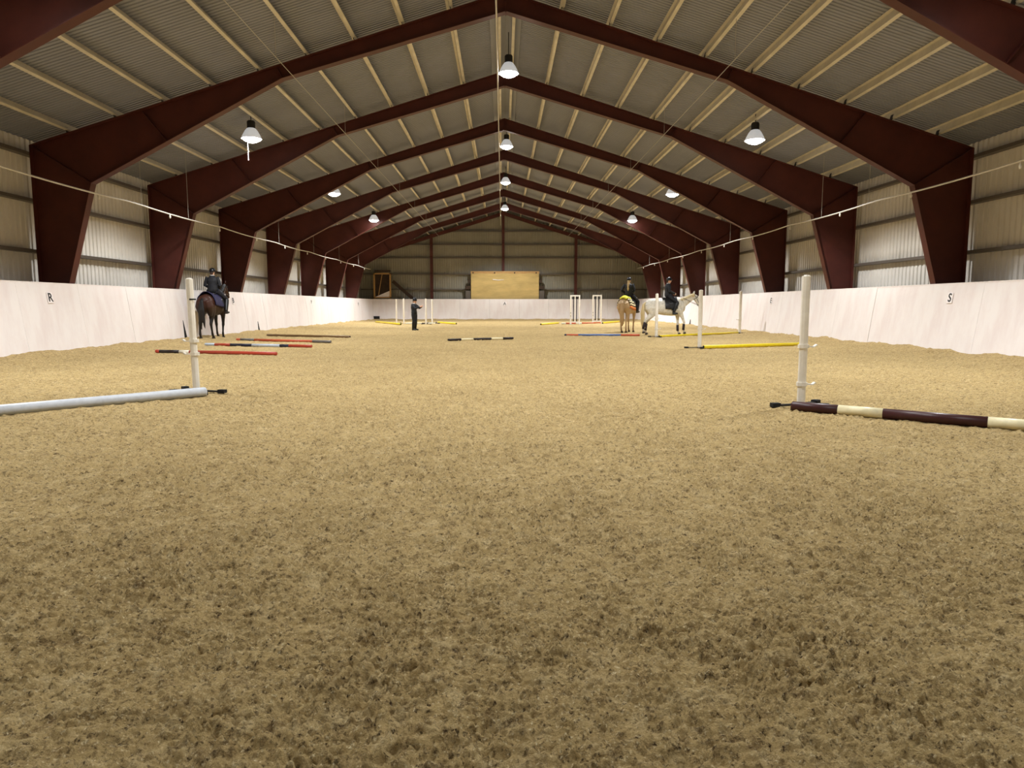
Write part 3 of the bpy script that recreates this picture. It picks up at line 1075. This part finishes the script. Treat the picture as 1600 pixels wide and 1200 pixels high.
    br.build('bridle', M['tack'], t)
    for s in (-1, 1):
        MB().tube([((head[3][0] - .02, s * (head[3][2] + .015), head[3][1] - .02), .008), ((neck[2][0], s * .16, neck[2][1] - .05), .008), ((0.50, s * 0.10, 1.78), .008)], 6).build('rein', M['tack'], t)
    return t


def cloth_over(name, t, x0, x1, drop, m, off=0.02, nx=10, na=22, ripple=0.0):
    """cloth laid over the trunk from x0 to x1, hanging to angle/drop on both sides"""
    vs, fs = [], []
    for i in range(nx + 1):
        x = x0 + (x1 - x0) * i / nx
        _, zc, w, h = trunk_at(max(min(x, 0.85), -0.97))
        top_add = 0.055 if -0.9 < x < 0.75 else 0.02
        for j in range(na + 1):
            a = -1 + 2 * j / na
            th = a * drop
            rr = off + ripple * math.sin(i * 1.9 + j)
            if abs(th) <= math.pi / 2:
                yy = math.sin(th) * (w + rr)
                zz = zc + math.cos(th) * (h + rr) + top_add * math.cos(th) ** 4
            else:
                yy = math.copysign(w + rr, th)
                zz = zc - (abs(th) - math.pi / 2) * (h + rr)
            vs.append((x, yy, zz))
    for i in range(nx):
        for j in range(na):
            a = i * (na + 1) + j
            fs.append((a, a + 1, a + na + 2, a + na + 1))
    o = MB().add(vs, fs).build(name, m, t, True)
    md = o.modifiers.new('thick', 'SOLIDIFY')
    md.thickness = 0.012
    md.offset = 1
    return o


def saddle(t, pad_m=None):
    cloth_over('saddle_pad', t, -0.12, 0.46, 1.75, pad_m or M['tack'], 0.022)
    mb = MB()
    mb.tube([((-0.17, 0, 1.63), .10, .03), ((-0.12, 0, 1.645), .17, .045), ((0.05, 0, 1.60), .15, .05), ((0.25, 0, 1.61), .10, .05), ((0.38, 0, 1.67), .06, .05), ((0.42, 0, 1.66), .03, .03)], 14)
    for s in (-1, 1):
        mb.tube([((0.2, s * 0.12, 1.60), .14, .04), ((0.22, s * 0.29, 1.42), .17, .03), ((0.26, s * 0.325, 1.2), .15, .02), ((0.27, s * 0.325, 1.1), .1, .015)], 12, (1, 0, 0))
    fused('saddle', mb, M['tack'], 0.018, 3, t)
    for s in (-1, 1):
        MB().bar((0.2, s * 0.35, 1.25), (0.26, s * 0.37, 0.93), 0.012, 0.03, (0, 1, 0)).bar((0.2, s * 0.37, 0.915), (0.33, s * 0.37, 0.915), 0.11, 0.014).build('stirrup', M['tack'], t)


def person(label, loc, rz, J, hair, helmet=True, collar=True, scale=1.0, hair_long=False, hat=None, group=None, mats=None):
    """J: joints in local coordinates (x forward, y left). One continuous body, clothes over it."""
    t = thing('person', label, 'person', loc, rz, group)
    t.scale = (scale,) * 3
    mats = mats or {}
    V = lambda k: Vector(J[k])
    pel, che, neck_, hd = V('pelvis'), V('chest'), V('neck'), V('head')
    yaw = J.get('face', 0.0)
    fx, fy = math.cos(yaw), math.sin(yaw)
    def torso(mb, g=0.0):
        mid = (pel + che) / 2
        mb.tube([(pel + Vector((0, 0, -.09)), .12 + g, .10 + g), (pel, .165 + g, .125 + g), (mid, .145 + g, .108 + g), (che, .175 + g, .122 + g),
                 (che + (neck_ - che) * 0.6, .17 + g, .10 + g), (neck_ + Vector((0, 0, -.03)), .085 + g, .075 + g), (neck_ + Vector((0, 0, .01)), .055 + g, .055 + g)], 16)
    def arm(mb, s, g=0.0, upto=1.0):
        sh, el, wr = V('shoulder' + s), V('elbow' + s), V('wrist' + s)
        mb.tube([(che + (sh - che) * .5 + Vector((0, 0, .03)), .07 + g), (sh, .062 + g), (sh + (el - sh) * .5, .052 + g), (el, .043 + g), (el + (wr - el) * .4, .042 + g), (wr, .03 + g)], 12)
    def leg(mb, s, g=0.0, a=0, b=6):
        hp, kn, an = V('hip' + s), V('knee' + s), V('ankle' + s)
        P = [(hp, .105), (hp + (kn - hp) * .35, .095), (kn, .064), (kn + (an - kn) * .35, .062), (an, .042)]
        mb.tube([(p, r + g) for p, r in P[a:b]], 12)
    def foot(mb, s, g=0.0):
        an, to = V('ankle' + s), V('toe' + s)
        d = to - an
        heel = an - Vector((d.x, d.y, 0)).normalized() * 0.05 + Vector((0, 0, -.05))
        mb.tube([(heel, .04 + g, .035 + g), (an + Vector((0, 0, -.04)) + d * .2, .042 + g, .04 + g), (an + d * .65 + Vector((0, 0, -.02)), .045 + g, .03 + g), (to, .035 + g, .022 + g)], 10, (-d.y, d.x, 0) if abs(d.x) + abs(d.y) > .01 else (0, 1, 0))
    def hand(mb, s):
        wr, el = V('wrist' + s), V('elbow' + s)
        d = (wr - el).normalized()
        sgn = 1 if s == 'L' else -1
        side = Vector((0, 0, 1)) - d * d.z
        side = side.normalized() if side.length > .2 else Vector((fx, fy, 0))
        nrm = d.cross(side) * sgn
        curl = J.get('curl', 0.7)
        mb.tube([(wr - d * .01, .026, .022), (wr + d * .04, .04, .018), (wr + d * .085, .042, .016)], 10, tuple(side))
        for q, (o_, L) in enumerate(((.032, .07), (.011, .078), (-.011, .072), (-.031, .056))):
            b0 = wr + d * .08 + side * o_
            a1 = d * math.cos(curl * .6) + nrm * math.sin(curl * .6)
            a2 = d * math.cos(curl * 1.5) + nrm * math.sin(curl * 1.5)
            b1 = b0 + a1 * L * .5
            mb.tube([(b0 - d * .015, .0095), (b1, .009), (b1 + a2 * L * .5, .0075)], 8)
        tb = wr + d * .03 + side * .03
        tdir = (d * .7 + side * .6 + nrm * .3).normalized()
        mb.tube([(tb, .012), (tb + tdir * .035, .0105), (tb + tdir * .035 + (d + nrm * .5).normalized() * .03, .0085)], 8)
    fd = Vector((fx, fy, 0))
    sd = Vector((-fy, fx, 0))
    mb = MB()
    torso(mb)
    for s in 'LR':
        arm(mb, s)
        leg(mb, s)
        foot(mb, s)
        hand(mb, s)
    mb.tube([(neck_ + Vector((0, 0, -.04)), .055), (hd + Vector((0, 0, -.06)), .052)], 12)
    # skull, jaw, nose, ears
    mb.tube([(hd + Vector((0, 0, -.115)) + fd * .045, .03, .035), (hd + Vector((0, 0, -.09)) + fd * .03, .055, .065), (hd + Vector((0, 0, -.03)), .072, .088), (hd + Vector((0, 0, .04)), .076, .095),
             (hd + Vector((0, 0, .09)), .058, .075), (hd + Vector((0, 0, .118)), .02, .028)], 16, tuple(sd))
    mb.tube([(hd + fd * .085 + Vector((0, 0, .015)), .011), (hd + fd * .108 + Vector((0, 0, -.028)), .015), (hd + fd * .088 + Vector((0, 0, -.04)), .012)], 8)
    for q in (-1, 1):
        mb.tube([(hd + sd * (q * .074) + Vector((0, 0, .02)), .008, .018), (hd + sd * (q * .08) + Vector((0, 0, -.005)), .009, .022), (hd + sd * (q * .074) + Vector((0, 0, -.032)), .007, .012)], 8, tuple(sd))
    body = fused('body', mb, M['skin'], 0.011, 2, t)
    for q in (-1, 1):
        e = hd + fd * .087 + sd * (q * .032) + Vector((0, 0, .008))
        MB().lathe([(0, -.011), (.010, -.005), (.012, 0), (.010, .005), (0, .011)], 10, tuple(e)).build('eye', M['tack'], t, True)
    m_ = hd + fd * .084 + Vector((0, 0, -.062))
    MB().tube([(m_ - sd * .024, .004), (m_ + fd * .006, .006), (m_ + sd * .024, .004)], 6).build('mouth', mat('lips', lin(168, 96, 88), 0.5), t)
    jb = MB()
    torso(jb, 0.022)
    for s in 'LR':
        arm(jb, s, 0.016)
    fused('jacket', jb, mats.get('jacket', M['jacket']), 0.014, 3, t)
    tb = MB()
    tb.tube([(pel + Vector((0, 0, -.1)), .13, .11), (pel + Vector((0, 0, .02)), .178, .136), (pel + Vector((0, 0, .1)), .16, .125)], 14)
    for s in 'LR':
        leg(tb, s, 0.012, 0, 5)
    fused('breeches', tb, M['breeches'], 0.014, 3, t)
    for s in 'LR':
        bb = MB()
        leg(bb, s, 0.022, 2, 5)
        foot(bb, s, 0.014)
        fused('boot', bb, M['leather_boot'], 0.013, 2, t)
    if collar:
        MB().lathe([(.074, -.035), (.078, .0), (.07, .03), (.062, .03), (.066, 0)], 16, tuple(neck_)).build('collar', M['collar'], t, True)
    hm = MB()
    if hair_long:
        hm.tube([(hd - fd * .06 + Vector((0, 0, .02)), .07, .04), (hd - fd * .10 + Vector((0, 0, -.08)), .06, .035), (neck_ - fd * .12 + Vector((0, 0, -.08)), .06, .03),
                 (neck_ - fd * .15 + Vector((0, 0, -.26)), .05, .025), (neck_ - fd * .15 + Vector((0, 0, -.36)), .015, .012)], 10, tuple(sd))
    else:
        hm.tube([(hd - fd * .05 + Vector((0, 0, .05)), .07, .04), (hd - fd * .075 + Vector((0, 0, -.04)), .062, .04), (hd - fd * .07 + Vector((0, 0, -.10)), .045, .035)], 10, tuple(sd))
        hm.lathe([(.03, .12), (.065, .1), (.081, .05), (.08, .035)], 16, tuple(hd))
    fused('hair', hm, hair, 0.012, 2, t)
    if helmet:
        prof = [(0.0, .150), (.05, .142), (.088, .115), (.108, .07), (.112, .02), (.110, .0), (.102, .0), (.1, .03)]
        h_ = MB().lathe(prof, 22)
        hv = [(hd + fd * (p[0] * 1.12) + sd * p[1] + Vector((0, 0, p[2]))) for p in h_.v]
        h_.v = [tuple(p) for p in hv]
        ho = h_.build('helmet', M['helmet'], t, True)
        MB().prism([(0.10, -.075), (.15, -.05), (.165, 0), (.15, .05), (.10, .075)], 'z', 0, .012).build('peak', M['helmet'], ho).matrix_local = Matrix.Translation(hd + Vector((0, 0, .02))) @ Matrix.Rotation(yaw, 4, 'Z')
    if hat:
        h_ = MB().lathe([(0.0, .165), (.05, .158), (.08, .13), (.096, .08), (.10, .03), (.104, .0), (.096, -.004)], 18)
        h_.v = [tuple(hd + fd * (p[0] * 1.1) + sd * p[1] + Vector((0, 0, p[2] + .01))) for p in h_.v]
        ho = h_.build('knit_hat', M['helmet'], t, True)
        MB().lathe([(0, -.03), (.022, -.02), (.03, 0), (.022, .02), (0, .03)], 10, tuple(hd + Vector((0, 0, .19)))).build('bobble', M['helmet'], ho, True)
    return t


def rider_joints(**kw):
    J = dict(pelvis=(0.08, 0, 1.79), chest=(0.07, 0, 2.10), neck=(0.09, 0, 2.29), head=(0.12, 0, 2.43),
             shoulderL=(0.08, .185, 2.22), shoulderR=(0.08, -.185, 2.22), elbowL=(0.07, .27, 1.95), elbowR=(0.07, -.27, 1.95),
             wristL=(0.36, .12, 1.84), wristR=(0.36, -.12, 1.84),
             hipL=(0.10, .115, 1.75), hipR=(0.10, -.115, 1.75), kneeL=(0.42, .36, 1.44), kneeR=(0.42, -.36, 1.44),
             ankleL=(0.24, .385, 1.01), ankleR=(0.24, -.385, 1.01), toeL=(0.42, .42, .965), toeR=(0.42, -.42, .965), curl=1.3)
    J.update(kw)
    return J


NECK_UP = [(0.62, 1.36, .15, .27), (0.80, 1.52, .12, .22), (0.98, 1.70, .095, .175), (1.13, 1.86, .08, .145), (1.22, 1.95, .07, .11)]
HEAD_UP = [(1.20, 1.96, .075, .10), (1.30, 1.88, .095, .135), (1.42, 1.76, .08, .11), (1.56, 1.62, .056, .075), (1.64, 1.53, .052, .062), (1.67, 1.49, .03, .035)]
NECK_LO = [(0.62, 1.34, .15, .27), (0.82, 1.46, .12, .21), (1.02, 1.58, .095, .17), (1.20, 1.69, .08, .14), (1.32, 1.75, .07, .11)]
HEAD_LO = [(1.30, 1.76, .075, .10), (1.38, 1.66, .095, .135), (1.46, 1.53, .08, .11), (1.54, 1.35, .056, .075), (1.58, 1.25, .052, .062), (1.59, 1.20, .03, .035)]

NECK_DN = [(0.62, 1.32, .15, .27), (0.84, 1.40, .12, .20), (1.06, 1.44, .095, .16), (1.26, 1.45, .08, .13), (1.36, 1.44, .07, .11)]
HEAD_DN = [(1.36, 1.45, .075, .10), (1.44, 1.35, .095, .135), (1.50, 1.22, .08, .11), (1.56, 1.04, .056, .075), (1.59, .94, .052, .062), (1.60, .89, .03, .035)]

# bay horse by the left kickboard
R90 = math.pi / 2
hb = horse('dark bay horse with navy blanket, walking away along the left kickboard', (-10.57, 26.0, 0), R90 + 0.03,
           coat('bay_coat', lin(64, 33, 20), lin(22, 17, 15), zlo=0.75, zhi=1.3), mat('black_horsehair', lin(22, 18, 17), 0.6),
           [(0.10, 0.0), (-0.06, -0.06), (-0.16, -0.05), (0.20, 0.05)], NECK_UP, HEAD_UP, 1.0, 1.0)
cloth_over('blanket', hb, -0.62, 0.42, 1.72, M['navy'], 0.035, 14, 26, 0.006)
saddle(hb)
person('rider in black jacket and helmet on the dark bay horse', (-10.57, 26.0, 0), R90 + 0.03, rider_joints(), M['hair_dark'], True, True)

# palomino
hp = horse('palomino horse seen from behind, wearing a yellow and striped blanket', (5.72, 32.15, 0), math.radians(65),
           coat('palomino_coat', lin(196, 166, 124), lin(140, 108, 78), zlo=0.05, zhi=0.5), mat('flaxen_hair', lin(176, 146, 104), 0.6),
           [(0.05, 0.0), (-0.10, -0.05), (0.10, 0.0), (-0.10, 0.0)], NECK_DN, HEAD_DN, 1.08, 0.97)
cloth_over('yellow_blanket', hp, -0.90, -0.15, 0.62, M['hi_vis'], 0.036, 8, 16)
import itertools
for sgn in (-1, 1):
    edges = [0.62, 0.86, 1.0, 1.22, 1.36, 1.58, 1.7, 2.05]
    for k in range(len(edges) - 1):
        a0, a1 = edges[k], edges[k + 1]
        mm_ = M['str_k'] if k % 2 else (M['str_w'] if k < 5 else M['str_o'])
        vs, fs = [], []
        for i in range(11):
            x = -0.80 + 1.05 * i / 10
            _, zc, w_, h_ = trunk_at(x)
            for th in (a0, a1):
                th_ = min(th, R90)
                zz = zc + math.cos(th_) * (h_ + .036) - max(0, th - R90) * (h_ + .036)
                vs.append((x, sgn * math.sin(th_) * (w_ + .036), zz))
        for i in range(10):
            fs.append((2 * i, 2 * i + 1, 2 * i + 3, 2 * i + 2))
        o = MB().add(vs, fs).build('blanket_stripe', mm_, hp, True)
        md = o.modifiers.new('thick', 'SOLIDIFY')
        md.thickness = 0.012
saddle(hp)
person('rider with long blond hair and black coat on the palomino horse', (5.72, 32.15, 0), math.radians(65), rider_joints(elbowL=(0.0, .34, 1.97), wristL=(0.2, .2, 1.84)), M['hair_blond'], True, False, 0.97, True)

# grey
hg = horse('light grey horse walking to the right behind the white post', (6.83, 29.5, 0), math.radians(5),
           coat('grey_coat', lin(226, 220, 204), lin(190, 176, 156), zlo=0.05, zhi=0.7, dapple=lin(186, 180, 168)), mat('cream_hair', lin(206, 186, 140), 0.6),
           [(0.02, 0.0), (0.36, -0.42), (-0.12, -0.05), (-0.34, 0.02)], NECK_LO, HEAD_LO, 1.12, 0.925)
for P3 in LEGS[hg.name]:
    MB().tube([(P3[5][0], P3[5][1] + .013, P3[5][2] + .013), (P3[6][0], P3[6][1] + .014, P3[6][2] + .014), (P3[7][0], P3[7][1] + .010, P3[7][2] + .010)], 14).build('leg_wrap', M['str_k'], hg, True)
saddle(hg)
person('rider in long dark coat on the light grey horse', (6.83, 29.5, 0), math.radians(5), rider_joints(face=-0.1), M['hair_dark'], True, True, 0.925)

# instructor
J = dict(pelvis=(0, 0, .88), chest=(-0.02, 0, 1.18), neck=(0.0, 0, 1.36), head=(0.04, 0, 1.50), shoulderL=(-.01, .18, 1.30), shoulderR=(-.01, -.18, 1.30),
         elbowL=(.20, .2, 1.14), elbowR=(.16, -.22, 1.12), wristL=(.40, .08, 1.22), wristR=(.38, -.12, 1.20), hipL=(0, .09, .84), hipR=(0, -.09, .84),
         kneeL=(.03, .09, .47), kneeR=(.01, -.09, .47), ankleL=(.0, .09, .09), ankleR=(-.03, -.09, .09), toeL=(.17, .11, .035), toeR=(.14, -.11, .035), curl=0.6)
person('instructor dressed in black standing at the far left, arm held out', (-4.35, 35.0, 0), math.radians(-20), J, M['hair_dark'], False, True, 0.96, False, True)
